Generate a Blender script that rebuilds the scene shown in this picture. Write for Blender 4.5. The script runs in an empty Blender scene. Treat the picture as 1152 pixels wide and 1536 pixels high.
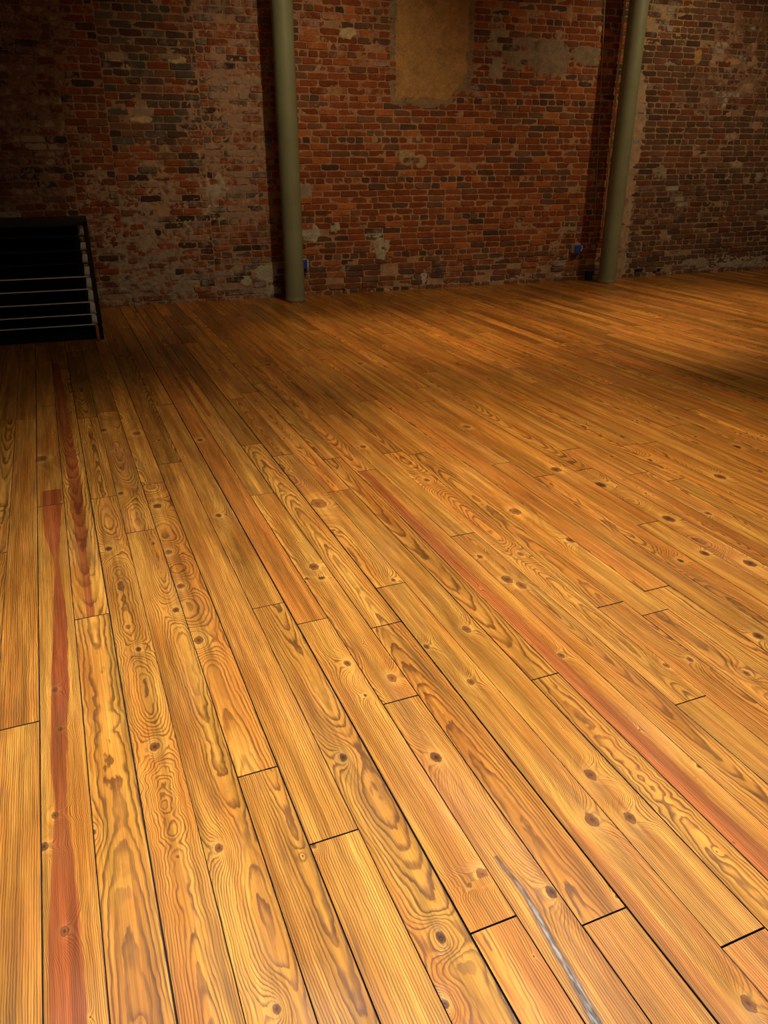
import bpy, math, random
import numpy as np
from mathutils import noise as mn, Vector
S = bpy.context.scene
COL = S.collection
R = random.Random(7)

# ------------------------------------------------------------------ camera model
H_EYE, FPX, YH, VPX = 1.5, 1154.0, 230.0, 50.0
PITCH = math.atan((768-YH)/FPX)
YAW = math.atan((576-VPX)/math.hypot(FPX, 768-YH))
hd = np.array([math.sin(YAW), math.cos(YAW), 0.]); rt = np.array([math.cos(YAW), -math.sin(YAW), 0.]); up = np.array([0, 0, 1.])
fw = hd*math.cos(PITCH)-up*math.sin(PITCH); cu = hd*math.sin(PITCH)+up*math.cos(PITCH)
CAM = np.array([0, 0, H_EYE])
def ray(x, y): return fw*FPX+rt*(x-576)-cu*(y-768)
def gnd(x, y):                                  # a spot on the floor
    d = ray(x, y); return CAM+d*(-H_EYE/d[2])
WA = np.array([1.59753, 8.87669, 0.]); WD = np.array([0.99873262, -0.05033049, 0.]); WN = np.array([-0.05033049, -0.99873262, 0.])
def onwall(x, y, off=0.):                       # a spot on the brick wall: (along, height)
    d = ray(x, y); t = ((WA+WN*off-CAM)@WN)/(d@WN); P = CAM+d*t
    return float((P-WA)@WD), float(P[2])
def wpt(a, z, off=0.): return WA+WD*a+WN*off+up*z
def proj(P):
    d = np.asarray(P)-CAM; w = d@fw
    return 576+FPX*(d@rt)/w, 768-FPX*(d@cu)/w
WALL_ROT = math.atan2(WD[1], WD[0])

cam_d = bpy.data.cameras.new('camera'); cam = bpy.data.objects.new('camera', cam_d); COL.objects.link(cam)
cam_d.sensor_fit = 'VERTICAL'; cam_d.sensor_height = 36; cam_d.sensor_width = 27; cam_d.lens = 36*FPX/1536
cam.location = CAM.tolist(); cam.rotation_euler = (math.pi/2-PITCH, 0, -YAW); cam_d.clip_end = 100
S.camera = cam

# ------------------------------------------------------------------ shader helper
class Sx:
    def __init__(s, g, sock): s.g, s.s = g, sock
    def _m(s, op, *a, clamp=False): return s.g.math(op, s, *a, clamp=clamp)
    def __add__(s, o): return s._m('ADD', o)
    __radd__ = __add__
    def __sub__(s, o): return s._m('SUBTRACT', o)
    def __rsub__(s, o): return s.g.math('SUBTRACT', o, s)
    def __mul__(s, o): return s._m('MULTIPLY', o)
    __rmul__ = __mul__
    def __truediv__(s, o): return s._m('DIVIDE', o)
    def __rtruediv__(s, o): return s.g.math('DIVIDE', o, s)
    def __neg__(s): return s*-1.0
class G:
    def __init__(self, name):
        self.m = bpy.data.materials.new(name); self.m.use_nodes = True
        self.t = self.m.node_tree; self.t.nodes.clear()
        self.out = self.t.nodes.new('ShaderNodeOutputMaterial')
        self.b = self.t.nodes.new('ShaderNodeBsdfPrincipled')
        self.t.links.new(self.b.outputs[0], self.out.inputs[0])
    def put(self, inp, v):
        if isinstance(v, Sx): self.t.links.new(v.s, inp)
        elif v is not None: inp.default_value = v
    def math(self, op, *a, clamp=False):
        n = self.t.nodes.new('ShaderNodeMath'); n.operation = op; n.use_clamp = clamp
        for i, v in enumerate(a): self.put(n.inputs[i], v)
        return Sx(self, n.outputs[0])
    def attr(self, name, typ='VEC'):
        n = self.t.nodes.new('ShaderNodeAttribute'); n.attribute_name = name
        if typ == 'FAC': return Sx(self, n.outputs['Fac'])
        if typ == 'COL': return Sx(self, n.outputs['Color'])
        return self.sep(Sx(self, n.outputs['Vector']))
    def sep(self, v):
        n = self.t.nodes.new('ShaderNodeSeparateXYZ'); self.put(n.inputs[0], v)
        return [Sx(self, o) for o in n.outputs]
    def vec(self, x, y, z=0.):
        n = self.t.nodes.new('ShaderNodeCombineXYZ')
        for i, v in enumerate((x, y, z)): self.put(n.inputs[i], v)
        return Sx(self, n.outputs[0])
    def obj(self):
        n = self.t.nodes.new('ShaderNodeTexCoord'); return Sx(self, n.outputs['Object'])
    def noise(self, v, scale=1., detail=2., rough=.5, dist=0., out='Fac'):
        n = self.t.nodes.new('ShaderNodeTexNoise'); self.put(n.inputs['Vector'], v)
        n.inputs['Scale'].default_value = scale; n.inputs['Detail'].default_value = detail
        n.inputs['Roughness'].default_value = rough; n.inputs['Distortion'].default_value = dist
        return Sx(self, n.outputs[out])
    def step(self, v, a, b, lo=0., hi=1., smooth=True):
        n = self.t.nodes.new('ShaderNodeMapRange'); n.interpolation_type = 'SMOOTHSTEP' if smooth else 'LINEAR'
        for i, q in enumerate((v, a, b, lo, hi)): self.put(n.inputs[i], q)
        return Sx(self, n.outputs[0])
    def mix(self, f, a, b, mode='MIX'):
        n = self.t.nodes.new('ShaderNodeMix'); n.data_type = 'RGBA'; n.blend_type = mode; n.clamp_factor = True
        self.put(n.inputs[0], f); self.put(n.inputs[6], self.c(a)); self.put(n.inputs[7], self.c(b))
        return Sx(self, n.outputs[2])
    def c(self, v): return (v[0], v[1], v[2], 1.) if isinstance(v, (tuple, list)) else v
    def bump(self, h, strength=.5, dist=.001):
        n = self.t.nodes.new('ShaderNodeBump'); n.inputs['Strength'].default_value = strength
        n.inputs['Distance'].default_value = dist; self.put(n.inputs['Height'], h)
        self.t.links.new(n.outputs[0], self.b.inputs['Normal'])
    def set(self, **k):
        names = dict(col='Base Color', rough='Roughness', metal='Metallic', spec='Specular IOR Level', coat='Coat Weight', coatr='Coat Roughness')
        for a, v in k.items(): self.put(self.b.inputs[names[a]], self.c(v))
        return self.m

def simple(name, col, rough=.6, metal=0., var=.25, scale=20., bump=.0, spec=.5):
    g = G(name); n = g.noise(g.obj(), scale, 4, .6)
    dark = tuple(x*(1-var) for x in col); light = tuple(min(1, x*(1+var)) for x in col)
    g.set(col=g.mix(g.step(n, .3, .7), dark, light), rough=g.step(g.noise(g.obj(), scale*2.3, 3), .2, .8, rough-.08, rough+.08), metal=metal, spec=spec)
    if bump: g.bump(n, bump, .002)
    return g.m

# ------------------------------------------------------------------ mesh helpers
def mesh_obj(name, V, F, mat, parent=None, smooth=False):
    me = bpy.data.meshes.new(name); me.from_pydata([tuple(map(float, v)) for v in V], [], F); me.update()
    if smooth: me.polygons.foreach_set('use_smooth', [True]*len(me.polygons))
    me.materials.append(mat); o = bpy.data.objects.new(name, me); COL.objects.link(o)
    if parent: o.parent = parent
    return o
def tag(o, label=None, cat=None, group=None, kind=None):
    for k, v in (('label', label), ('category', cat), ('group', group), ('kind', kind)):
        if v: o[k] = v
    return o
def empty(name, loc, rz=0.):
    o = bpy.data.objects.new(name, None); o.empty_display_size = .1; o.location = [float(x) for x in loc]; o.rotation_euler = (0, 0, rz)
    COL.objects.link(o); return o
class MB:
    def __init__(s): s.V, s.F = [], []
    def box(s, x0, x1, y0, y1, z0, z1, b=0.0):
        """a box with chamfered edges"""
        if b <= 0:
            n = len(s.V)
            s.V += [(x, y, z) for z in (z0, z1) for y in (y0, y1) for x in (x0, x1)]
            s.F += [tuple(n+i for i in f) for f in ((0, 2, 3, 1), (4, 5, 7, 6), (0, 1, 5, 4), (2, 6, 7, 3), (0, 4, 6, 2), (1, 3, 7, 5))]
            return s
        import bmesh
        bm = bmesh.new(); bmesh.ops.create_cube(bm, size=1)
        for v in bm.verts: v.co = Vector(((x0+x1)/2+v.co.x*(x1-x0), (y0+y1)/2+v.co.y*(y1-y0), (z0+z1)/2+v.co.z*(z1-z0)))
        bmesh.ops.bevel(bm, geom=list(bm.edges), offset=b, segments=2, affect='EDGES', profile=.6)
        n = len(s.V); bm.verts.index_update(); s.V += [tuple(v.co) for v in bm.verts]; s.F += [tuple(n+v.index for v in f.verts) for f in bm.faces]; bm.free()
        return s
    def lathe(s, prof, seg=32, wob=0., c=(0, 0)):
        n = len(s.V)
        for i, (r, z) in enumerate(prof):
            for k in range(seg):
                a = 2*math.pi*k/seg; rr = r*(1+wob*mn.noise(Vector((math.cos(a)*1.5, math.sin(a)*1.5, z*1.3))))
                s.V.append((c[0]+rr*math.cos(a), c[1]+rr*math.sin(a), z))
        for i in range(len(prof)-1):
            for k in range(seg):
                a = n+i*seg+k; b_ = n+i*seg+(k+1) % seg; s.F.append((a, b_, b_+seg, a+seg))
        s.F.append(tuple(n+k for k in reversed(range(seg)))); s.F.append(tuple(n+(len(prof)-1)*seg+k for k in range(seg)))
        return s
    def tube(s, pts, r, seg=12):
        n0 = len(s.V); P = [Vector([float(q) for q in p]) for p in pts]
        for i, p in enumerate(P):
            d = (P[min(i+1, len(P)-1)]-P[max(i-1, 0)]).normalized()
            a = d.cross(Vector((0, 1, 0.01))).normalized(); b = d.cross(a)
            for k in range(seg):
                t = 2*math.pi*k/seg; s.V.append(tuple(p+a*r*math.cos(t)+b*r*math.sin(t)))
        for i in range(len(P)-1):
            for k in range(seg):
                a = n0+i*seg+k; b_ = n0+i*seg+(k+1) % seg; s.F.append((a, b_, b_+seg, a+seg))
        s.F.append(tuple(n0+k for k in reversed(range(seg)))); s.F.append(tuple(n0+(len(P)-1)*seg+k for k in range(seg)))
        return s
    def build(s, name, mat, parent=None, smooth=False):
        o = mesh_obj(name, s.V, s.F, mat, parent)
        if smooth:
            o.data.polygons.foreach_set('use_smooth', [len(p.vertices) == 4 for p in o.data.polygons])
        return o

# ================================================================== WOOD FLOOR
def wood_material():
    g = G('varnished heart pine boards')
    P = g.obj(); u, v, _ = g.sep(P)                # floor object: x = across the boards, y = along them
    v, u = u, v
    ku, kv, kr = g.attr('knot'); seed, tone, red = g.attr('board'); pv, pd, sp = g.attr('pith')
    kw, slope, uc = g.attr('win'); sc_, sw, ss = g.attr('streak'); swirl, scar, knotty = g.attr('extra')
    sv = seed*7.31
    # distance from the pith of the log, wandering along the board
    lo = g.noise(g.vec(u*.5, v*1.2, sv), 1., 2, .5)
    lo2 = g.noise(g.vec(u*3.2, v*9., sv+3.), 1., 2, .5)
    curly = g.noise(g.vec(u*16., v*16., sv+9.), 1., 1.5, .5)
    dep = pd+slope*(u-uc)+(lo-.5)*.085+(lo2-.5)*.015
    dv = v-pv-(g.noise(g.vec(u*1.1, 0., sv+5.), 1., 1, .5)-.5)*.03
    Rr = g.math('SQRT', dv*dv+dep*dep)
    Rr = Rr+(g.noise(g.vec(u*11., v*38., sv+1.), 1., 2, .55)-.5)*.0050+(curly-.5)*swirl*.15+(g.noise(g.vec(u*34., v*130., sv+6.), 1., 1, .5)-.5)*.0016
    # grain sweeping around the knots
    du, dk = (u-ku), (v-kv)
    rk = g.math('SQRT', du*du*.26+dk*dk+.000004)
    win = g.step(g.math('ABSOLUTE', du)/kw, .25, 1., 1., 0.)
    Rr = Rr+win*kr*4.4*g.math('EXPONENT', -(rk/(kr*2.5+.0001)))
    ph = Rr/sp
    fr = g.math('FRACT', ph)
    late = g.step(fr, .34, .80)*(1.-g.step(fr, .88, 1.0))
    late = late*g.step(g.noise(g.vec(u*5., ph*.9, sv+2.), 1., 1, .5), .25, .58, .30, 1.)
    fib = g.noise(g.vec(u*14., v*900., sv), 1., 2, .6)
    blo = g.noise(g.vec(u*1.6, v*11., sv+11.), 1., 3, .55)
    blo2 = g.noise(g.vec(u*1.0, v*1.4, 4.), 1., 3, .6)
    early = g.mix(g.step(blo, .35, .72), (.62, .285, .044), (.48, .165, .022))
    early = g.mix(g.step(g.noise(g.vec(u*1.2, ph*.30, sv+51.), 1., 2, .5), .42, .66)*.55, early, (.44, .165, .026))
    early = g.mix(red*.8, early, (.48, .145, .022))
    lateC = g.mix(g.step(blo2, .35, .65), (.165, .050, .007), (.130, .050, .014))
    colr = g.mix(late*.88, early, lateC)
    # broad latewood patches, grey brown
    pat = g.step(g.noise(g.vec(u*2.4, v*26., sv+21.), 1., 3, .6), .58, .74)
    colr = g.mix(g.step(g.noise(g.vec(u*1.7, v*5., 60.), 1., 4, .65), .55, .75)*.50, colr, (.16, .062, .017))
    colr = g.mix(pat*.60, colr, (.215, .092, .030))
    colr = g.mix(g.step(g.noise(g.vec(u*1.1, v*3.2, 40.), 1., 4, .6), .56, .72)*.30, colr, (.44, .175, .070))
    # heartwood streak
    edge = (g.noise(g.vec(u*7., v*22., sv), 1., 4, .65)-.5)*.020
    hw = g.step(g.math('ABSOLUTE', v-sc_+edge*.5)-sw+edge*.6, -.0022, .0022, 1., 0.)
    hcol = g.mix(late*.7, g.mix(g.step(blo, .3, .7), (.31, .070, .016), (.35, .096, .022)), (.14, .025, .006))
    colr = g.mix(hw*ss, colr, hcol)
    # knots
    rk2 = g.math('SQRT', du*du*.46+dk*dk)
    rk2 = rk2+(g.noise(g.vec(u*70., v*110., sv), 1., 2, .6)-.5)*kr*.65
    rk2 = rk2*1.25; kk = g.step(rk2, kr*.80, kr*1.05, 1., 0.)
    halo = g.step(rk2, kr*1.0, kr*3.2, 1., 0.)*win
    ring = g.math('FRACT', rk2*5./ (kr+.0001))
    kcol = g.mix(ring*.6, g.mix(knotty, (.34, .11, .026), (.15, .045, .015)), g.mix(knotty, (.17, .05, .014), (.03, .014, .008)))
    kcol = g.mix(g.step(rk2, kr*.15, kr*.62, 1., 0.)*(.35+knotty*.6), kcol, (.018, .008, .005))
    colr = g.mix(halo*.45*(1.-hw*ss*.85), colr, (.68, .32, .06))
    colr = g.mix(kk*.93, colr, kcol)
    colr = g.mix(g.step(g.math('ABSOLUTE', rk2-kr), 0., kr*.17, .75, 0.), colr, (.05, .018, .008))
    # weathered scar in one board
    sj = (g.noise(g.vec(u*14., v*40., 2.), 1., 3, .6)-.5)*.016
    sd = g.math('ABSOLUTE', v-sc_+sj)
    sm = g.step(sd-sw, -.003, .001, 1., 0.)*g.step(g.noise(g.vec(u*18., v*60., 17.), 1., 3, .6), .36, .48, .25, 1.)
    colr = g.mix(scar*g.step(sd-sw, 0., .007, .85, 0.), colr, (.12, .06, .03))
    colr = g.mix(scar*sm, colr, g.mix(g.step(g.noise(g.vec(u*25., v*120., 7.), 1., 2), .4, .6), (.29, .24, .19), (.09, .06, .04)))
    # fibre, per board tone, small dents and nail holes
    k = g.step(fib, .25, .75, .84, 1.14)*g.step(g.noise(g.vec(u*2.6, v*240., sv+70.), 1., 3, .6), .28, .72, .80, 1.18)*tone*g.step(blo2, .25, .75, .90, 1.08)
    k = k*g.step(g.noise(g.vec(u*.9, v*24., sv+31.), 1., 3, .6), .3, .72, 1.20, .70)*g.step(g.noise(g.vec(u*2.2, v*55., sv+81.), 1., 3, .6), .3, .7, .88, 1.13)
    n = g.t.nodes.new('ShaderNodeVectorMath'); n.operation = 'SCALE'; g.put(n.inputs[0], colr); g.put(n.inputs['Scale'], k); colr = Sx(g, n.outputs[0])
    vor = g.t.nodes.new('ShaderNodeTexVoronoi'); g.put(vor.inputs['Vector'], g.vec(u*.55, v, 0.)); vor.inputs['Scale'].default_value = 13.
    spd = Sx(g, vor.outputs['Distance']); hsh = g.sep(Sx(g, vor.outputs['Color']))[0]
    spk = g.step(spd, .012, .05, 1., 0.)*g.step(hsh, .45, .47)
    colr = g.mix(spk*.75, colr, (.05, .025, .012))
    rough = .24+.10*late+.18*g.step(g.noise(g.vec(u*1.3, v*3., 0.), 1., 4, .65), .35, .7)+hw*ss*.04
    g.set(col=colr, rough=rough, spec=.42)
    g.bump(late*-.5+fib*.22+(lo2*1.5)-kk*.6+g.noise(g.vec(u*7., v*14., sv), 1., 2)*1.6, .42, .0009)
    return g.m
M_WOOD = wood_material()
M_DIRT = simple('dark dirt in the floor gaps', (.018, .011, .007), .95)

s2x = lambda s: -.2670+1.5297*s
SB = {0: .0112, 1: .0882, 2: .1655, 3: .244, 4: .327, 5: .3986, 6: .481, 7: .559, 8: .634, 9: .7105, 10: .787, 11: .866, 12: .945, 13: 1.0105}
def bs(k): return SB[k] if k in SB else (.0112+.0767*k if k < 0 else 1.0105+.0767*(k-13))
GAPW = {0: .0028, 1: .0020, 2: .0034, 4: .0022, 5: .0026, 7: .0046, 8: .0022, 9: .0026, 10: .0042, 12: .0028, 13: .0022, 3: .0012, 6: .0014}
K0, K1 = -30, 98
U0, U1 = -3.2, 9.02
JOINTS = {-2: [(5, 829)], -1: [(28, 1089), (25, 630)], 0: [(75, 758)], 1: [(137, 925)], 2: [(156, 746)], 3: [(209, 797)], 4: [(385, 1158)], 5: [(252, 695)],
          6: [(400, 909)], 7: [(738, 1388), (467, 932), (238, 551)], 8: [(600, 1050)], 9: [(908, 1374)], 10: [(586, 878)], 11: [(502, 737)], 12: [(820, 1014), (518, 685), (380, 576)],
          13: [(550, 705.5)], 14: [(693, 802)], 15: [(586, 679)], 16: [(919, 906)], 18: [(988, 882), (462, 525)], 20: [(814, 714)], 22: [(871, 705)], 23: [(855, 674)], 25: [(1012, 720)]}
# (x, y, radius in px, darkness) of the knots that can be told in the photograph
KN = [(654, 1136, 9, 1), (515, 1136, 7, 1), (661, 1406, 8, 1), (668, 1506, 6, 1), (415, 1513, 7, .6), (66, 1270, 7, .8), (97, 1397, 7, .7), (588, 1017, 8, .3),
      (706, 1023, 6, .4), (886, 1162, 9, .4), (888, 1230, 11, .5), (945, 1227, 9, .6), (1123, 1506, 11, .5), (827, 1338, 9, 1), (724, 1312, 10, .4), (703, 1327, 5, .2),
      (773, 767, 9, .3), (781, 831, 5, .3), (761, 869, 9, .6), (782, 878, 8, .3), (856, 810, 7, .7), (834, 704, 8, .8), (901, 727, 8, 1), (1003, 778, 9, 1), (1057, 830, 7, .9),
      (1125, 845, 9, 1), (1021, 841, 5, 1), (1137, 954, 8, .7), (842, 983, 5, .5), (478, 755, 13, .1), (700, 944, 7, .2), (471, 850, 8, .6), (482, 866, 6, 1), (461, 869, 5, .6),
      (521, 995, 6, .7), (640, 970, 5, .6), (236, 759, 7, .8), (163, 823, 6, .9), (253, 828, 6, .3), (271, 879, 6, .6), (264, 915, 6, .9), (298, 960, 8, .5), (208, 974, 5, .8),
      (328, 773, 5, .5), (62, 688, 9, .2), (181, 740, 5, .3), (82, 1035, 5, .6), (91, 1094, 4, .6), (82, 1223, 6, .5), (328, 1272, 7, .7), (140, 1248, 5, .9), 
      (232, 1120, 8, .8), (470, 1268, 5, .6), (529, 1249, 4, .9), (548, 1043, 3, .8), (1035, 989, 5, .3), (1000, 998, 5, .5), (1049, 1150, 4, .9), (925, 1345, 3, .8),
      (155, 645, 6, .3), (205, 650, 7, .1), (540, 545, 5, .3), (545, 670, 5, .5), (700, 640, 6, .3), (640, 720, 5, .5), (1105, 670, 6, .8), (1080, 715, 8, .5), (720, 835, 5, .4),
      (1062, 770, 5, .4), (975, 690, 4, .9), (330, 555, 4, .4), (402, 547, 5, .3), (875, 640, 5, .5), (935, 655, 5, .6), (590, 870, 4, .3), (300, 660, 5, .4), (1120, 1010, 5, .4)]
SWIRLS = [(185, 850, .10), (205, 975, .12), (250, 1180, .20), (240, 1290, .10), (160, 1100, .06), (20, 1020, .05), (680, 1140, .04), (300, 930, .05), (940, 1150, .10), (1000, 1200, .06), (440, 700, .06), (820, 870, .05), (55, 700, .06)]
SWIRLS = [(gnd(x, y)[0], gnd(x, y)[1], a) for x, y, a in SWIRLS]
def curve(pts):     # [(x_left, x_right, y px)] -> list of (u, centre v, halfwidth)
    o = []
    for xl, xr, y in pts:
        a, b = gnd(xl, y), gnd(xr, y); vv = 50+(np.array([xl, xr])-50)
        m = gnd((xl+xr)/2, y); s0, s1 = (xl-VPX)/(y-YH), (xr-VPX)/(y-YH)
        o.append((m[1], s2x((s0+s1)/2), abs(s2x(s1)-s2x(s0))/2))
    return sorted(o)
STREAK = {0: (curve([(73, 134, 1600), (73, 133, 1536), (72, 122, 1400), (77, 112, 1300), (80, 102, 1240), (83, 100, 1200), (76, 100, 1150), (76, 103, 1080), (77, 103, 1000), (80, 101, 950), (80, 97, 900), (82, 90, 860), (80, 87, 838), (67, 90, 800), (64, 93, 760)]), 1.),
          1: (curve([(130, 141, 922), (125, 137, 880), (119, 130, 835), (113, 130, 800), (107, 126, 760), (100, 118, 700), (90, 106, 640), (82, 97, 585), (76, 88, 545)]), .9),
          13: ([(gnd(550, 706)[1]-3.9, s2x(1.036), .030), (gnd(1000, 1160)[1], s2x(1.030), .030), (gnd(790, 950)[1], s2x(1.031), .026), (gnd(643, 805)[1], s2x(1.029), .027), (gnd(560, 715)[1], s2x(1.036), .022), (9., s2x(1.04), .012)], .82),
          10: ([(0., s2x(.785), .034), (gnd(990, 1440)[1], s2x(.795), .030), (gnd(880, 1270)[1], s2x(.797), .022), (gnd(850, 1235)[1], s2x(.80), .004), (9., s2x(.80), -.02)], .45),
          8: ([(gnd(319, 626)[1]-.01, s2x(.66), -.02), (gnd(319, 622)[1], s2x(.672), .012), (gnd(250, 550)[1], s2x(.665), .022), (9., s2x(.66), .01)], .8)}
STREAK[13][0].sort(); STREAK[10][0].sort(); STREAK[8][0].sort()
SCAR = curve([(895, 925, 1600), (880, 912, 1536), (850, 872, 1470), (822, 842, 1420), (797, 812, 1370), (778, 790, 1335), (752, 758, 1300), (742, 744, 1284)])
for i, (a_, b_, c_) in enumerate(SCAR): SCAR[i] = (a_, b_, c_*.5)
def interp(tab, u_):
    t = np.array(tab); return float(np.interp(u_, t[:, 0], t[:, 1])), float(np.interp(u_, t[:, 0], t[:, 2]))

knots = {}
for x, y, r, d in KN:
    P = gnd(x, y); dep = (P-CAM)@fw
    for k in range(K0, K1):
        if s2x(bs(k)) <= P[0] < s2x(bs(k+1)):
            knots.setdefault(k, []).append((P[1], P[0], r*dep/FPX, d)); break
EDGE = []
V, F, FK, FB, FP, FW, VS, VE = [], [], [], [], [], [], [], []
smooth_ids = []
for k in range(K0, K1):
    x0 = s2x(bs(k))+GAPW.get(k, .0011)/2; x1 = s2x(bs(k+1))-GAPW.get(k+1, .0011)/2
    js = sorted(gnd(*j)[1] for j in JOINTS.get(k, []))
    rk_ = random.Random(1000+k)
    lo_, hi_ = (js[0], js[-1]) if js else (None, None)
    if not js: js = [rk_.uniform(3.2, 6.2)]; lo_ = hi_ = js[0]
    q = lo_-rk_.uniform(2.2, 3.2)
    while q > U0+.4: js.append(q); q -= rk_.uniform(1.6, 3.4)
    q = hi_+rk_.uniform(1.1, 2.8)
    while q < U1-.4: js.append(q); q += rk_.uniform(1.0, 2.9)
    js = [U0]+sorted(js)+[U1]
    for a, b in zip(js[:-1], js[1:]):
        ja = .0018 if a > U0 else 0; u0, u1 = a+ja, b-ja
        kn = [t for t in knots.get(k, []) if u0 < t[0] < u1]
        if rk_.random() < .75:
            q = u0+rk_.uniform(.2, 1.0)
            while q < u1-.08:
                visible_named = q < 3.9 and -2 <= k <= 20
                if visible_named and rk_.random() < .55 and all(abs(q-t[0]) > .12 for t in kn): kn.append((q, rk_.uniform(x0+.012, x1-.012), rk_.uniform(.0022, .0042), rk_.random()))
                if not visible_named and all(abs(q-t[0]) > .25 for t in kn):
                    kn.append((q, rk_.uniform(x0+.02, x1-.02), rk_.uniform(.004, .011), rk_.random()))
                q += rk_.uniform(.35, 1.3)
        kn.sort()
        seed = rk_.random()*9; tone = rk_.gauss(1.0, .085); tone = min(1.2, max(.78, tone)); red = max(0, rk_.gauss(.12, .3))
        if u0 > 3.5: tone = min(1.28, max(.66, rk_.gauss(.96, .18)))
        if rk_.random() < .50: pv = rk_.uniform(x0-.01, x1+.01); pd = rk_.uniform(.035, .09)
        else: pv = (x0 if rk_.random() < .5 else x1)+rk_.choice((-1, 1))*rk_.uniform(.06, .2); pd = rk_.uniform(.02, .09)
        sp = rk_.uniform(.0042, .0068); slope = rk_.choice((-1, 1))*rk_.uniform(.012, .045)
        # fixed looks of a few foreground boards
        if k == 0: pd, pv, sp, tone, red = .05, x0-.15, .0038, 1.04, 0
        if k == -1 and b > 0: pv, sp = x0-.2, (.0068 if u0 > 1.9 else .0054)
        if k == 1 and u0 < 2.7: pv, pd, sp, tone = (x0+x1)/2, .06, .0066, 1.02
        if k == 2: pv, pd, sp = (x0+x1)/2, .05, .0050
        if k == 13: red = .35
        # cuts
        cuts = [u0, u1]; bnd = [-99.]
        for i in range(len(kn)-1):
            r0, r1 = kn[i][2], kn[i+1][2]; bnd.append(kn[i][0]+(kn[i+1][0]-kn[i][0])*r0/(r0+r1))
        cuts += bnd[1:]; bnd.append(99.)
        if k in STREAK: cuts += [t[0] for t in STREAK[k][0] if u0 < t[0] < u1]
        if k == 8: cuts += [t[0] for t in SCAR if u0 < t[0] < u1]
        step_ = .09 if (-3 <= k < 22 and u0 < 4.5) else .6
        nq = max(1, int((u1-u0)/step_)); cuts += [u0+(u1-u0)*i/nq for i in range(1, nq)]
        cuts = sorted(set(round(c, 5) for c in cuts))
        z = rk_.uniform(-.0004, .0003); tl = rk_.uniform(-.0004, .0004); tu = rk_.uniform(-.0003, .0003)
        ch = .0006; base = len(V)
        for ci, u_ in enumerate(cuts):
            ue = u_+(ch if ci == 0 else -ch if ci == len(cuts)-1 else 0)
            zz = z+tu*(u_-u0)/(u1-u0)
            wob = .0009*mn.noise(Vector((u_*2.1, k*3.7, 0))) if k in GAPW else 0
            V += [(x0-wob, u_, zz-.008), (x0-wob, u_, zz-ch), (x0-wob+ch, ue, zz-tl), (x0+(x1-x0)*.5, ue, zz+.00015), (x1-ch, ue, zz+tl), (x1, u_, zz-ch), (x1, u_, zz-.008)]
            st = (0., -1., 0.)
            if k in STREAK:
                tab, amt = STREAK[k]; c_, w_ = interp(tab, u_)
                if tab[0][0]-.3 < u_ < tab[-1][0]+.3 and not (k == 1 and u0 < 1.0 and u1 < gnd(137, 925)[1]+.01) and not (k == 13 and u0 > gnd(550, 706)[1]-.01) : st = (c_, w_, amt)
            sc = 0.
            if k == 8 and u_ < SCAR[-1][0]+.02: c_, w_ = interp(SCAR, u_); st = (c_, w_, 0.); sc = 1.
            xc = (x0+x1)/2; sw_ = sum(a_*math.exp(-((xc-sx)/.07)**2-((u_-sy)/.22)**2) for sx, sy, a_ in SWIRLS)*.9+.02
            VS += [st]*7; VE.append((sw_, sc)); 
        nc = len(cuts)
        for ci in range(nc-1):
            um = (cuts[ci]+cuts[ci+1])/2
            kk = min(kn, key=lambda t: abs(t[0]-um)/t[2]) if kn else (500., 500., .008, .5)
            for c in range(6):
                kwn = min(abs(q_-kk[0]) for q_ in bnd); i = base+ci*7+c; FW.append((min(max(kwn, .05), 1.), slope, (u0+u1)/2)); F.append((i, i+1, i+8, i+7)); FK.append(kk[:3]); FB.append((seed, tone, red)); FP.append((pv, pd, sp)); smooth_ids.append(kk[3]); EDGE.append(0 if c in (2, 3) else 1)
        for e in (0, nc-1):
            i = base+e*7; f = (i, i+1, i+2, i+3, i+4, i+5, i+6); F.append(f if e else f[::-1]); FW.append((1., slope, (u0+u1)/2)); FK.append((500., 500., .008)); FB.append((seed, tone, red)); FP.append((pv, pd, sp)); smooth_ids.append(.5); EDGE.append(1)
F = [tuple(reversed(f)) for f in F]
floor = mesh_obj('floor', V, F, M_WOOD); floor.data.materials.append(M_DIRT); floor.data.polygons.foreach_set('material_index', EDGE)
tag(floor, 'varnished orange heart pine plank floor with knots and dark gaps between boards', kind='structure')
me = floor.data
def setf(name, data):
    at = me.attributes.new(name, 'FLOAT_VECTOR', 'FACE'); at.data.foreach_set('vector', np.array(data, dtype=np.float32).ravel())
setf('knot', [(a, b, c) for a, b, c in FK]); setf('board', FB); setf('pith', FP); setf('win', FW)
at = me.attributes.new('streak', 'FLOAT_VECTOR', 'POINT'); at.data.foreach_set('vector', np.array(VS, dtype=np.float32).ravel())
# extra: swirl, scar (per vertex) and knot darkness (per face) on corners
nl = len(me.loops); vi = np.zeros(nl, dtype=np.int32); me.loops.foreach_get('vertex_index', vi)
ex = np.repeat(np.array(VE, dtype=np.float32), 7, axis=0)[vi]
lt = np.zeros(len(me.polygons), dtype=np.int32); me.polygons.foreach_get('loop_total', lt)
kd = np.repeat(np.array(smooth_ids, dtype=np.float32), lt)
at = me.attributes.new('extra', 'FLOAT_VECTOR', 'CORNER'); at.data.foreach_set('vector', np.column_stack([ex, kd]).astype(np.float32).ravel())
mb = MB(); mb.box(s2x(bs(K0))-.05, s2x(bs(K1))+.05, U0-.05, U1+.1, -.14, -.0075)
tag(mb.build('floor_underlay', M_DIRT), kind='structure')

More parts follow.
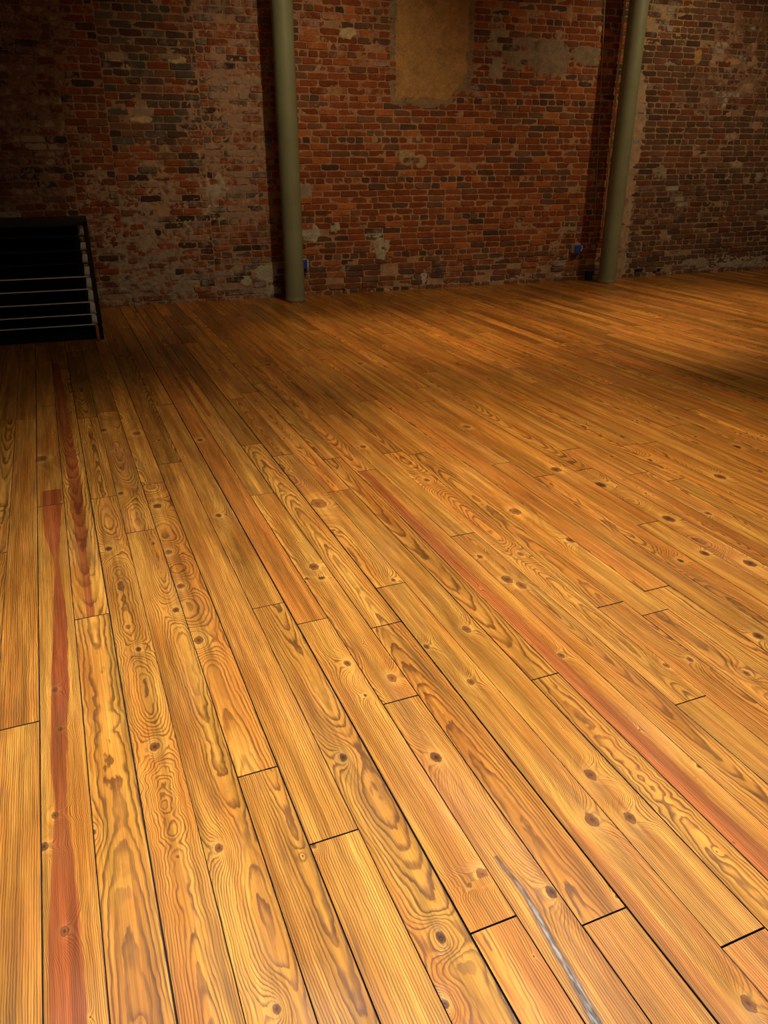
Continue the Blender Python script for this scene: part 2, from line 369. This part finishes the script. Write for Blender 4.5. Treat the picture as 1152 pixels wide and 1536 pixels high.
# ================================================================== BRICK WALL
def masonry_material(name, bump=.6, rough=.9):
    g = G(name); P = g.obj(); c = g.attr('tint', 'COL'); w = g.attr('wash')
    n1 = g.noise(P, 9., 5, .65); n2 = g.noise(P, 60., 4, .65); n3 = g.noise(P, 3., 4, .6)
    k = g.step(n2, .25, .75, .78, 1.22)*g.step(n1, .3, .7, .85, 1.15)
    n = g.t.nodes.new('ShaderNodeVectorMath'); n.operation = 'SCALE'; g.put(n.inputs[0], c); g.put(n.inputs['Scale'], k); c = Sx(g, n.outputs[0])
    # thin lime and plaster residue
    m = g.step(n1*.55+n3*.35+n2*.22+w[0]*.55, .70, .86)
    c = g.mix(m*.72, c, g.mix(w[1], (.36, .245, .17), (.42, .40, .35)))
    # grime
    d = g.step(g.noise(P, 4.3, 5, .7), .52, .7); c = g.mix(d*.35, c, (.035, .024, .018))
    g.set(col=c, rough=rough, spec=.2); g.bump(n2+n1*.7, bump, .004)
    return g.m
M_BRICK = masonry_material('old red brick'); M_MORTAR = masonry_material('crumbling lime mortar', .8, .95)

# areas read off the wall: px ellipse -> wall ellipse (a, z, ra, rz, height above brick face in m, tint, jitter)
TAN, GREY, PINK, PALE, CREAM = (.40, .235, .088), (.30, .245, .17), (.36, .225, .145), (.40, .38, .30), (.46, .36, .19)
PATCH = []
def patch(x, y, rx, ry, hgt, tint, amt=1., jit=.5):
    a, z = onwall(x, y); a2, _ = onwall(x+rx, y); _, z2 = onwall(x, y-ry)
    PATCH.append((a, z, abs(a2-a), abs(z2-z), hgt, tint, amt, jit))
# cement and plaster repairs in the middle bay
patch(826, 88, 27, 27, .006, (.25, .185, .125), 1.8); patch(780, 80, 30, 20, .002, (.25, .18, .12), 1.1); patch(838, 52, 5, 8, .003, PINK); patch(885, 84, 26, 13, .004, (.25, .19, .12), 1.3); patch(812, 116, 9, 5, .003, TAN)
patch(880, 120, 14, 8, .0, PINK, .7); patch(745, 70, 12, 60, .0, GREY, .9); patch(722, 130, 16, 20, .0, GREY, .8)
patch(610, 237, 11, 10, .007, (.36, .26, .13), 2.2, .15); patch(631, 242, 8, 9, .007, (.36, .26, .13), 2.1, .2)
patch(455, 288, 10, 13, .004, GREY, 1.3); patch(466, 350, 13, 12, .004, PALE, 1.3); patch(502, 341, 7, 6, .002, PALE)
patch(563, 350, 13, 6, .002, PALE, 1.1); patch(572, 372, 13, 22, -.0015, PALE, .8); patch(636, 415, 4, 10, .003, PALE, 1.1); patch(562, 208, 4, 8, .003, PINK); patch(628, 205, 3, 6, .003, PINK)
patch(522, 50, 12, 8, .005, CREAM, 1.0); patch(530, 32, 5, 5, .004, PINK)
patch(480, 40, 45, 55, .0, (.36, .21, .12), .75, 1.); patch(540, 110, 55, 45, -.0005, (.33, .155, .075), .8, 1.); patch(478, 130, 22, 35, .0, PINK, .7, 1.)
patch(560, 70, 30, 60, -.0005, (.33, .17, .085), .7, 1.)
patch(835, 375, 28, 28, .0, PINK, .55, 1.2); patch(800, 415, 60, 5, .0, (.34, .28, .2), .6, 1.); patch(850, 345, 22, 10, .0, GREY, .7, 1.); patch(800, 335, 40, 6, -.001, GREY, .6, 1.)
patch(550, 440, 90, 3, .002, PINK, .6, 1.); patch(700, 425, 60, 3, 0, (.3, .25, .17), .5, 1.); patch(855, 20, 4, 14, .004, PINK, .9); patch(900, 44, 3, 4, .004, CREAM, 1.2)
# left bay
patch(345, 200, 60, 130, .0, PINK, .68, 1.3); patch(360, 110, 40, 60, .0, (.36, .22, .13), .6, 1.2); patch(325, 280, 18, 22, .003, (.40, .33, .26), 1.1, .8)
patch(215, 350, 60, 60, .002, (.33, .24, .17), .9, 1.); patch(240, 300, 22, 60, .002, PINK, .9, 1.); patch(230, 400, 70, 50, .001, (.31, .24, .18), .85, 1.); patch(150, 290, 30, 40, .0, PINK, .7, 1.)
patch(275, 434, 20, 16, .003, (.31, .25, .19), 1.1, .8); patch(206, 165, 26, 12, .001, (.38, .22, .13), 1.1, .6); patch(212, 178, 18, 5, .003, CREAM, .9, .6); patch(285, 160, 5, 14, .002, PINK, 1.2, .4)
patch(172, 85, 14, 6, .003, CREAM, 1.4, .25); patch(266, 90, 14, 5, .003, CREAM, 1.4, .25); patch(190, 100, 16, 6, .001, CREAM, .7, .8); patch(400, 410, 16, 13, .004, PALE, 1.2, .5); patch(407, 436, 9, 9, .004, PALE, 1.2, .5); patch(370, 422, 8, 7, .003, PALE, 1., .5)
patch(300, 310, 40, 40, .0, (.38, .3, .23), .55, 1.3); patch(225, 230, 30, 30, .0, PINK, .7, 1.)
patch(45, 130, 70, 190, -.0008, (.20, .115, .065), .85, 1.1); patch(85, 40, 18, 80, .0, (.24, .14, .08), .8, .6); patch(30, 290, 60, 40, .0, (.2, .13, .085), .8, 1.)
# right bay
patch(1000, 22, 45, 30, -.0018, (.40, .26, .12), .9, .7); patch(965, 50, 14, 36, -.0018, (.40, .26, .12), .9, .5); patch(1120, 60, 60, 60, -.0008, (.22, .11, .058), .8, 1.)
patch(1047, 84, 5, 10, .003, TAN, 1.2, .4); patch(1076, 84, 10, 12, .003, PINK, 1.1, .6); patch(1100, 92, 14, 6, .003, (.38, .22, .12), 1., .8); patch(1127, 92, 9, 9, .003, PINK, 1., .6); patch(1131, 70, 4, 12, .003, PINK, 1.1, .4)
patch(1007, 95, 8, 8, .002, GREY, .9, .6); patch(1122, 130, 8, 5, .002, PINK, 1., .6); patch(1085, 158, 4, 4, .004, CREAM, 1.2, .3); patch(1093, 172, 4, 4, .003, PINK, 1., .4); patch(1135, 186, 6, 8, .003, PINK, 1., .4)
patch(1045, 226, 6, 7, .003, PINK, 1.3, .3); patch(1107, 246, 6, 6, .003, (.38, .27, .18), 1.1, .4); patch(1087, 265, 10, 9, .0, (.38, .27, .17), .8, .8); patch(1138, 266, 5, 6, .003, GREY, 1.1, .4); patch(1100, 203, 4, 6, .003, PINK, 1, .4)
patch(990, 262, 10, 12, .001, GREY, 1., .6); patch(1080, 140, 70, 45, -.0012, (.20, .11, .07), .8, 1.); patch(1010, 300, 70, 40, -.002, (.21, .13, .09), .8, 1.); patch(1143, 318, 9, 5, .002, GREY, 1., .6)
patch(995, 354, 5, 6, .003, PINK, 1.1, .4); patch(1045, 395, 18, 7, .003, GREY, 1.1, .6); patch(1100, 393, 60, 12, 0, (.33, .29, .22), .8, 1.); patch(985, 412, 40, 4, .0, (.42, .38, .3), .6, 1.)
# ragged plaster strip beside the right column, full height pieces
for y_ in range(120, 420, 12):
    xr = float(np.interp(y_, [110, 130, 150, 200, 230, 260, 300, 350, 420], [961, 965, 967, 963, 957, 951, 947, 941, 932]))
    patch(xr-14, y_, 16, 11, .004, (.40, .285, .185), 1.5, .45)
PATCH_A = [p for p in PATCH]

MX0, MX1 = 2.158, 3.01           # tan plastered panel on the middle bay
MZ0 = onwall(650, 150)[1]
ZTOP = 4.25; AL0, AL1 = -6.6, 11.4; VA0, VA1 = -2.8, 7.9
def field(a, z):
    """how far patches raise the mortar, and its tint"""
    best, tint = -1., None
    j = mn.fractal(Vector((a*7., z*7., 3.1)), 1., 2., 4)
    j2 = mn.fractal(Vector((a*22., z*26., 8.1)), 1., 2., 3)
    for pa, pz, ra, rz, hg, tn, amt, jit in NEAR.get((int(a*2.5+50), int(z*2.5)), ()):
        dd = ((a-pa)/ra)**2+((z-pz)/rz)**2
        if dd < 3.2:
            v = amt*(1.35-dd)-1.0*max(0., 1-amt)+jit*(j*1.1+j2*1.5)-(.42 if jit >= .8 else 0)
            if v > best: best, tint = v, (tn, hg)
    return best, tint, j, j2
NEAR = {}
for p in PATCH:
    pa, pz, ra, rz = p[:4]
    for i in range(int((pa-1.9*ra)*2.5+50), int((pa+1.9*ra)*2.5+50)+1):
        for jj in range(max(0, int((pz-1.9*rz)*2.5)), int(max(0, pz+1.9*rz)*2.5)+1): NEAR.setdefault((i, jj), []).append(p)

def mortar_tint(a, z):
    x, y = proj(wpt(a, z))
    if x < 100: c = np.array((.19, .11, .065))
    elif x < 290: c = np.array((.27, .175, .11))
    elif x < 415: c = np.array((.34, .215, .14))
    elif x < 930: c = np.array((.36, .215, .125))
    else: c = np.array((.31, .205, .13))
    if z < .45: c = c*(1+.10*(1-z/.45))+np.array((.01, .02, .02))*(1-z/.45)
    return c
# courses
CH = .0672
HOLES = [onwall(959, 407), onwall(986, 407)]
def sagz(a, z): return .010*mn.noise(Vector((a*.45, z*.8, 1.)))+.003*mn.noise(Vector((a*2.5, z*3., 4.)))
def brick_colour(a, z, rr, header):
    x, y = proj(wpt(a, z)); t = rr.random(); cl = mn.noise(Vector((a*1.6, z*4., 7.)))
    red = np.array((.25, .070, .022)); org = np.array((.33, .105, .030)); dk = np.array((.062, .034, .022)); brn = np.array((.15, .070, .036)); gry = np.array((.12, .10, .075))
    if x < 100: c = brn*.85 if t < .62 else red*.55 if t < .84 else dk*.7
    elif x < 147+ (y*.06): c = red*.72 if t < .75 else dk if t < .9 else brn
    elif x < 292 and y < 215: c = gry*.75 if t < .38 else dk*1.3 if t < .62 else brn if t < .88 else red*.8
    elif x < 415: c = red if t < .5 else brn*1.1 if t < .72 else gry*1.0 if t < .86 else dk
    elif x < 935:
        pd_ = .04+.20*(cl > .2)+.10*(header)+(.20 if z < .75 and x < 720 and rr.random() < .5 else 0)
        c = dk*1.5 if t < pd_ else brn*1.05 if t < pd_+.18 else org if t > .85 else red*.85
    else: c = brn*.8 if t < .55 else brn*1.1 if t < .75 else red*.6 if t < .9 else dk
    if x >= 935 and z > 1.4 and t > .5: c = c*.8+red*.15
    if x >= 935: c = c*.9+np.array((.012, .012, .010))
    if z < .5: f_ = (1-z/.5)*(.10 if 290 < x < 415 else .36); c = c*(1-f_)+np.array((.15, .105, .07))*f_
    c = c*rr.uniform(.78, 1.25)
    return c
V, F, TC, TW = [], [], [], []
rr = random.Random(11)
def add_brick(a0, a1, z0, z1, face_off, col, wash):
    """a worn brick: irregular outline, rounded arrises, running back into the wall"""
    n = 5 if a1-a0 > .13 else 3; ring = []
    def jt(s): return rr.uniform(-s, s)
    cw = rr.choice((0., 0., .004, .009))
    for i in range(n): ring.append((a0+(a1-a0)*i/n + (cw if i == 0 else jt(.004)), z0+jt(.0025)+(cw if i == 0 else 0)))
    for i in range(2): ring.append((a1+jt(.003)-(cw*.7 if i == 0 else 0), z0+(z1-z0)*i/2+(cw*.6 if i == 0 else jt(.003))))
    for i in range(n): ring.append((a1-(a1-a0)*i/n-(rr.choice((0, .008)) if i == 0 else jt(.004)), z1+jt(.0025)-(.005 if i == 0 else 0)))
    for i in range(2): ring.append((a0+jt(.003)+(.004 if i == 0 else 0), z1-(z1-z0)*i/2))
    ca, cz = (a0+a1)/2, (z0+z1)/2; m = len(ring); b = len(V)
    tl, tz = jt(.004), jt(.003)
    for q, (ins, off) in enumerate(((0., -.045), (0., -.0045), (.0035, 0.), (.010, .0012))):
        for (x, z) in ring:
            xx = x-math.copysign(min(ins, abs(x-ca)), x-ca); zz = z-math.copysign(min(ins*.8, abs(z-cz)), z-cz)
            o = off+face_off+(tl*(xx-ca)/(a1-a0)*2+tz*(zz-cz)/(z1-z0)*2 if q else 0)+(jt(.0008) if q > 1 else 0)
            V.append((xx, -o, zz)); TC.append(col); TW.append(wash)
    V.append((ca, -(face_off+.0012+jt(.002)), cz)); TC.append(col); TW.append(wash)
    for q in range(3):
        for i in range(m):
            i2 = (i+1) % m; F.append((b+q*m+i, b+q*m+i2, b+(q+1)*m+i2, b+(q+1)*m+i))
    for i in range(m): F.append((b+3*m+i, b+3*m+(i+1) % m, b+4*m))
secs = [AL0, onwall(92, 150)[0], onwall(146, 60)[0], onwall(292, 60)[0], AL1]
MJ = .0095
for si in range(len(secs)-1):
    sa, sb = secs[si], secs[si+1]; zo = (.0, .02, -.012, .008)[si]
    c = 0; z = -.02+zo
    while z < ZTOP:
        header = (c % 6) == (3+si) % 6
        L = (.098 if header else .203); a = sa+MJ/2-( .0 if (c % 2 == 0) else L/2)
        if si in (0, 3) : a = sa-rr.uniform(0, .03)-(0 if c % 2 == 0 else L/2)
        hgt = CH-MJ*1.05+rr.uniform(-.002, .002)
        while a < sb-.02:
            l = L*rr.uniform(.93, 1.06) if rr.random() > .07 else L*rr.uniform(.5, .8) if not header else L*1.9
            a0, a1 = max(a, sa+.003), min(a+l, sb-.004); ac = (a0+a1)/2
            if a1-a0 > .03 and VA0-.3 < ac < VA1:
                dz = sagz(ac, z); zc = z+dz+hgt/2
                hole = any(abs(ac-h[0]) < .10 and abs(zc-h[1]) < .034 for h in HOLES)
                if not hole:
                    worn = .006*max(0., 1-zc/.6)
                    w_, tn, _, _ = field(ac, zc)
                    x_, y_ = proj(wpt(ac, zc))
                    wash = .10+.25*max(0, w_)+(.10 if x_ < 415 else 0)+(.10 if zc < .3 and not 290 < x_ < 415 else 0)-(.18 if 470 < x_ < 900 and 170 < y_ < 330 else 0)
                    if 290 < x_ < 415: wash += .14
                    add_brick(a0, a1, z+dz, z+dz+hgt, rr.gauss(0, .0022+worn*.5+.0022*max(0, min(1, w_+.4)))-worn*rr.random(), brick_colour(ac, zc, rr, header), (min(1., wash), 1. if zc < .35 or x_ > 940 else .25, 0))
            elif a1-a0 > .03 and (c % 1 == 0):
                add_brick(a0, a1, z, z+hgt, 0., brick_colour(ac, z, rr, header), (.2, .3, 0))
            a += l+MJ*rr.uniform(.8, 1.25)
        z += CH; c += 1
wall = mesh_obj('wall_back', V, F, M_BRICK); tag(wall, 'old exposed red brick wall with crumbling mortar and plaster remains', kind='structure')
def setattrs(o, TC, TW):
    at = o.data.attributes.new('tint', 'FLOAT_COLOR', 'POINT'); t = np.ones((len(TC), 4), dtype=np.float32); t[:, :3] = np.array(TC); at.data.foreach_set('color', t.ravel())
    at = o.data.attributes.new('wash', 'FLOAT_VECTOR', 'POINT'); at.data.foreach_set('vector', np.array(TW, dtype=np.float32).ravel())
setattrs(wall, TC, TW)
wall.location = WA.tolist(); wall.rotation_euler = (0, 0, WALL_ROT)
# the mortar bed: one relief sheet that rises over the bricks where it was smeared
V, F, TC, TW = [], [], [], []
def sheet(a0, a1, z0, z1, st, fine):
    na, nz = int((a1-a0)/st)+1, int((z1-z0)/st)+1; b = len(V)
    for j in range(nz):
        z = z0+(z1-z0)*j/(nz-1)
        for i in range(na):
            a = a0+(a1-a0)*i/(na-1)
            if not fine:
                V.append((a, .006, z)); TC.append((.28, .18, .11)); TW.append((.1, .3, 0)); continue
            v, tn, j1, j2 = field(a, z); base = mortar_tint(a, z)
            h_ = -.0042+.0020*j2+.0012*j1
            if z < .55 and a > -.5: h_ -= .004*(1-z/.55)*(1+j1)       # joints raked out near the floor
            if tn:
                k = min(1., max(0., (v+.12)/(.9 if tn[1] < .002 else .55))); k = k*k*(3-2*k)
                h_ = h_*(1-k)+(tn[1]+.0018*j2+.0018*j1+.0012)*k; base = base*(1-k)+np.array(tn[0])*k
            if MX0-.09 < a < MX1+.12 and z > MZ0-.08:
                e = min(a-MX0, MX1-a, z-MZ0)+.022*j1+.012*j2 + (-.14*math.exp(-((a-2.93)/.09)**2-((z-MZ0-.03)/.16)**2))
                if e > 0:
                    k = min(1, e/.012); h_ = h_*(1-k)+(.013+.0010*j1)*k; base = base*(1-k)+np.array(TAN)*(1+.06*j1)*k
                elif e > -.075: k = min(1, (e+.075)/.02); h_ = h_*(1-k)+(.005+.0015*j2)*k; base = base*(1-k)+np.array((.25, .185, .11))*k
            if any(abs(a-h[0]) < .065 and abs(z-h[1]) < .03 for h in HOLES): h_ = -.04; base = base*.25
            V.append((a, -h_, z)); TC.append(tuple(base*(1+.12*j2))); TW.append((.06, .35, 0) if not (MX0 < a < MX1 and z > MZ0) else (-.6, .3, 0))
    for j in range(nz-1):
        for i in range(na-1):
            p = b+j*na+i; F.append((p, p+1, p+na+1, p+na))
ZV = 3.45
sheet(VA0, VA1, -.05, ZV, .0115, True)
sheet(AL0, VA0, -.05, ZV, .3, False); sheet(VA1, AL1, -.05, ZV, .3, False); sheet(AL0, AL1, ZV, ZTOP, .3, False)
mort = mesh_obj('mortar', V, F, M_MORTAR, wall, smooth=True); mort['kind'] = 'structure'
setattrs(mort, TC, TW)
MB().box(AL0, AL1, .05, .35, -.05, ZTOP).build('backing', M_DIRT, wall)['kind'] = 'structure'

# ------------------------------------------------------------------ rest of the room shell (out of frame)
M_PLAST = simple('dim warm plaster', (.16, .11, .075), .9, var=.15, scale=2.)
M_CEIL = simple('dark timber ceiling', (.07, .045, .03), .9, var=.3, scale=3.)
xl, xr = s2x(bs(K0)), s2x(bs(K1))
for nm, b in (('wall_left', (xl+.05, xl+.25, U0+.8, 8.93)), ('wall_right', (xr-1.0, xr-.8, U0+.8, 8.93)), ('wall_rear', (xl+.05, xr-.8, U0+.6, U0+.8))):
    tag(MB().box(b[0], b[1], b[2], b[3], -.05, ZTOP).build(nm, M_PLAST), kind='structure')
tag(MB().box(xl+.05, xr-.8, U0+.6, 8.93, ZTOP, ZTOP+.15).build('ceiling', M_CEIL), kind='structure')

# ================================================================== COLUMNS
def column_material():
    g = G('chipped olive green paint'); P = g.obj(); x, y, z = g.sep(P)
    c = g.mix(g.step(g.noise(P, 2.2, 4, .6), .35, .7), (.225, .250, .150), (.185, .205, .118))
    c = g.mix(g.step(g.noise(g.vec(x*30., y*30., z*2.), 1., 3, .6), .55, .8)*.5, c, (.24, .22, .14))
    low = g.step(z+g.noise(P, 14., 4, .7)*.10, .06, .13, 1., 0.)
    c = g.mix(low*.55, c, (.42, .36, .27))
    chips = g.step(g.noise(P, 38., 3, .6), .70, .74); c = g.mix(chips*.6, c, (.35, .28, .18))
    g.set(col=c, rough=.52, spec=.4); g.bump(g.noise(P, 25., 3, .6), .15, .004); return g.m
M_COLUMN = column_material()
M_COLLAR = simple('rusty floor collar', (.10, .075, .05), .7)
RC = .107
def column(px, py, label):
    P = gnd(px, py); d = P-CAM; d[2] = 0; d /= np.linalg.norm(d); P = P+d*RC
    e = empty('steel_column', (P[0], P[1], 0)); tag(e, label, 'column', 'round green columns in front of the brick wall', 'thing')
    prof = [(RC-.004, .0), (RC+.001, .004), (RC+.0015, .03), (RC, .05)]+[(RC, z) for z in np.arange(.25, ZTOP-.02, .2)]+[(RC, ZTOP-.012)]
    MB().lathe(prof, 48, .006).build('shaft', M_COLUMN, e, True)
    MB().lathe([(RC+.05, ZTOP-.012), (RC+.05, ZTOP-.0005)], 32).build('cap_plate', M_COLLAR, e)
    return P
PL = column(443.5, 454, 'round olive green column with a blue box just behind its right side')
PR = column(909, 425.5, 'round olive green column beside the pale pipe and ragged plaster strip')

# ================================================================== PIPES AND BOXES ON THE WALL
M_PALE = simple('pale pinkish painted conduit', (.78, .58, .46), .5, var=.12)
M_STEEL = simple('galvanised steel', (.42, .40, .38), .42, .6, .15)
M_BLUE = simple('blue plastic', (.018, .055, .36), .42, var=.1)
M_WHITE = simple('white plastic', (.55, .54, .52), .5, var=.1)
M_BEIGE = simple('beige plastic', (.34, .25, .15), .55, var=.1)
M_DKBLUE = simple('dark blue grey metal', (.030, .032, .055), .5, var=.2)
M_BLACK = simple('matt black steel', (.012, .011, .011), .55, var=.3, spec=.3)
M_BLACKP = simple('dull black board', (.009, .0085, .008), .85, var=.3, spec=.2)
M_DUST = simple('dusty black top board', (.035, .033, .028), .75, var=.5, scale=6.)
M_EDGE = simple('bare aluminium edging', (.78, .80, .76), .5, .1, .1)
M_RUBBER = simple('grey rubber foot', (.30, .27, .24), .8, var=.2)

def wall_empty(name, a, z): return empty(name, wpt(a, z), WALL_ROT)
def pipe(name, x0, y0, x1, y1, r, off, mat, label, group=None, straps=2, ext=True):
    a0, z0 = onwall(x0, y0, off); a1, z1 = onwall(x1, y1, off)      # lower end, upper end
    if ext: a1 += (a1-a0)/(z1-z0)*(ZTOP-z1); z1 = ZTOP-.001
    e = wall_empty(name, a0, 0); tag(e, label, 'pipe', group)
    MB().tube([(0, -off, z0), ((a1-a0)*.5, -off, (z0+z1)/2), (a1-a0, -off, z1)], r, 14).build('tube', mat, e, True)
    for i in range(straps):
        t = (i+.6)/(straps+.2); x = (a1-a0)*t; z = z0+(z1-z0)*t
        b = MB(); b.box(x-r-.018, x+r+.018, -.015, -.006, z-.009, z+.009, .001); b.box(x-r-.002, x+r+.002, -off-r-.002, -.010, z-.009, z+.009, .001)
        b.build('clamp', mat, e)
    return e, a0, z0
pipe('conduit', 902, 356, 937.8, 0, .0115, .035, M_PALE, 'pale pinkish pipe running down the wall just left of the right green column')
e, a2, z2 = pipe('conduit', 890.3, 366, 893.5, 298, .005, .022, M_BEIGE, 'thin brown conduit in the column shadow, ending in a small beige box', straps=2, ext=True)
bx = wall_empty('junction_box', a2, z2-.075); tag(bx, 'small beige box at the foot of the thin brown conduit', 'electrical box')
MB().box(-.022, .022, -.045, .004, 0., .072, .004).build('body', M_BEIGE, bx); MB().box(-.018, .018, -.049, -.044, .006, .066, .002).build('cover', M_BEIGE, bx)

def blue_box(x, y, label, side):
    a, z = onwall(x, y, .07); e = wall_empty('junction_box', a, z-.055); tag(e, label, 'electrical box', 'blue junction boxes low on the brick wall')
    MB().box(-.050, .050, -.070, .006, 0., .108, .004).build('body', M_STEEL, e)
    MB().box(-.042, .042, -.088, -.069, .004, .104, .006).build('cover', M_BLUE, e)
    b = MB()
    for dz in (.030, .078): b.box(-.016, .016, -.0905, -.087, dz-.016, dz+.016, .003)
    b.build('socket', M_BLUE, e)
    b = MB(); b.box(side*.050-.004, side*.050+.012*side+.004, -.05, -.01, .010, .098, .003).build('edge_plate', M_WHITE, e)
    return a, z, e
a3, z3, e3 = blue_box(866.5, 373.5, 'blue junction box low on the brick, left of the right column shadow', -1)
MB().tube([(.052, -.04, .085), (.075, -.045, .09), (.085, -.04, .06), (.078, -.035, .03), (.054, -.04, .02)], .006, 10).build('cable', M_WHITE, e3, True)
blue_box(455, 396, 'blue junction box peeking out behind the left green column', 1)
# small things at the foot of the right column
P = wpt(*onwall(884, 417, .05)[:1], 0, .05)
a_, _ = onwall(884, 417, .06)
e = wall_empty('floor_box', a_, 0.); tag(e, 'small dark blue grey box on the floor in the shadow beside the right column', 'box')
MB().box(-.038, .038, -.075, -.008, .0, .095, .004).build('body', M_DKBLUE, e); MB().box(-.040, .040, -.077, -.006, .095, .103, .002).build('lid', M_DKBLUE, e)
a_, _ = onwall(893.5, 421, .10)
e = wall_empty('plaster_lump', a_, 0.); tag(e, 'small whitish lump of plaster on the floor against the right column', 'rubble')
b = MB(); b.lathe([(.022, 0), (.028, .012), (.027, .035), (.020, .058), (.012, .066)], 9, .5, (0, -.085)); b.build('plaster_lump', simple('chalky plaster', (.45, .40, .30), .95, bump=.5), e)

# ================================================================== BLACK RACK WITH ALUMINIUM EDGED BOARDS
Pf = gnd(157, 511)
rack = empty('board_rack', (Pf[0], Pf[1], 0), WALL_ROT); tag(rack, 'low black steel rack holding a tier of flat black boards with metal edging', 'rack')
RW, RD, RT = 1.85, .74, 0.985
def rk(name, boxes, mat, b=.003, parent=rack):
    m = MB()
    for q in boxes: m.box(*q, b)
    return m.build(name, mat, parent)
p_ = .034
for x in (-p_, -RW):
    for y in (0, RD-p_):
        o = rk('post', [(x, x+p_, y, y+p_, .012, RT)], M_BLACK)
        rk('foot', [(x-.004, x+p_+.004, y-.004, y+p_+.004, 0., .013)], M_RUBBER, .002, o)
rk('top_rail', [(-RW, 0, 0, p_, RT-.03, RT), (-RW, 0, RD-p_, RD, RT-.03, RT), (-p_, 0, p_, RD-p_, RT-.03, RT), (-RW, -RW+p_, p_, RD-p_, RT-.03, RT)], M_BLACK)
rk('top_board', [(-RW+.01, -.012, .012, RD-.01, RT-.012, RT+.001)], M_DUST)
rk('back_panel', [(-RW+p_, -.085, RD-.05, RD-.035, .03, RT-.03)], M_BLACKP)
rk('side_panel', [(-RW+p_+.001, -RW+p_+.012, .01, RD-.06, .03, RT-.03)], M_BLACKP)
rk('kick_panel', [(-RW+p_, -.060, .10, .115, .0, .12)], M_BLACKP)
ZS = []
for yy in (486, 471, 452.5, 433.5, 414.5, 394.5, 375.5, 353.5):
    for z in np.arange(.05, RT, .004):
        if proj(np.array([Pf[0]-.06, Pf[1]+.03, z]))[1] <= yy: ZS.append(float(z)); break
for i, z in enumerate(ZS):
    bd = rk('shelf_board', [(-RW+.05, -.083, .030, RD-.07, z-.010, z)], M_BLACKP, 0, rack)
    rk('edging', [(-RW+.05, -.040, .018, .0295, z-.007, z+.001)], M_EDGE if i < 5 else M_BLACK, .0012, bd)  # upper front edgings go black, their shade put into the colour
    rk('side_edging', [(-.0825, -.040, .030, RD-.07, z-.006, z+.0008)], M_EDGE, .0012, bd)
    for y0_, y1_ in ((.006, .030), (RD-.07, RD-.004)): rk('bracket', [(-.040, -p_+.002, y0_, y1_, z-.012, z-.002)], M_BLACK, 0, bd)

# ================================================================== LIGHT
def lamp(kind, loc, tgt, power, col, **k):
    l = bpy.data.lights.new(kind, 'SPOT' if kind == 'track_spot' else 'AREA'); l.energy = power; l.color = col
    for a, v in k.items(): setattr(l, a, v)
    o = bpy.data.objects.new(kind, l); COL.objects.link(o); o.location = [float(q) for q in loc]
    d = Vector([float(q) for q in tgt])-o.location; o.rotation_euler = d.to_track_quat('-Z', 'Y').to_euler(); return o
def spot(loc, tgt, power, col, size=50, blend=1., rad=.06): return lamp('track_spot', loc, tgt, power, col, spot_size=math.radians(size), spot_blend=blend, shadow_soft_size=rad)
def area(loc, tgt, power, col, sx, sy, spread=180): return lamp('soft_area', loc, tgt, power, col, shape='RECTANGLE', size=sx, size_y=sy, spread=math.radians(spread))
WARM = (1., .72, .40); SOFT = (1., .84, .62)
# wall washers at ceiling height, a little right of each column
spot(wpt(1.40, 4.0, 3.2), wpt(1.1, .75), 175, WARM, 80, .9, .03)
spot(wpt(5.95, 4.0, 3.0), wpt(5.6, .9), 175, WARM, 92, .8, .03)
# floor pools
g_ = gnd(900, 680); spot((g_[0], g_[1], 4.0), g_, 450, WARM, 56, 1., .08)
g_ = gnd(570, 515); spot((g_[0], g_[1]-.2, 4.0), g_, 330, WARM, 48, 1., .08)
g_ = gnd(840, 500); spot((g_[0], g_[1]-.2, 4.0), g_, 390, WARM, 56, 1., .08)  # added fill spot, brightens the dark band between the far pools
g_ = gnd(400, 660); spot((g_[0], g_[1], 4.0), g_, 130, WARM, 56, 1., .08)  # added fill spot, lifts the dark floor left of the main pool
g_ = gnd(1130, 480); spot((g_[0], g_[1]-.2, 4.0), g_, 470, (1., .76, .50), 66, 1., .08)
g_ = gnd(150, 1150); spot((g_[0], g_[1], 4.0), g_, 225, (1., .92, .78), 72, 1., .1)
g_ = gnd(700, 1300); spot((g_[0], g_[1], 4.0), g_, 230, (1., .92, .78), 76, 1., .1)
area((.9, 1.0, 4.1), (.7, 1.0, 0), 85, (.90, .94, 1.), 1.6, 1.0, 100)
area((3.4, 3.0, 4.15), (3.4, 3.4, 0), 52, SOFT, 4, 4)  # added soft fill that lifts the shadows, no lamp of the room
w = bpy.data.worlds.new('world'); S.world = w; w.use_nodes = True
w.node_tree.nodes['Background'].inputs[0].default_value = (.02, .014, .01, 1); w.node_tree.nodes['Background'].inputs[1].default_value = 1.
S.view_settings.view_transform = 'Standard'; S.view_settings.look = 'None'; S.view_settings.gamma = 1; S.view_settings.exposure = 0.0

# turn the whole place so the brick wall lies along the x axis (the side and rear walls already do)
from mathutils import Matrix
bpy.context.view_layer.update()
T = Matrix.Rotation(-WALL_ROT, 4, 'Z')
for o in list(COL.objects):
    if o.parent is None and o.name not in ('wall_left', 'wall_right', 'wall_rear', 'ceiling'): o.matrix_world = T @ o.matrix_world
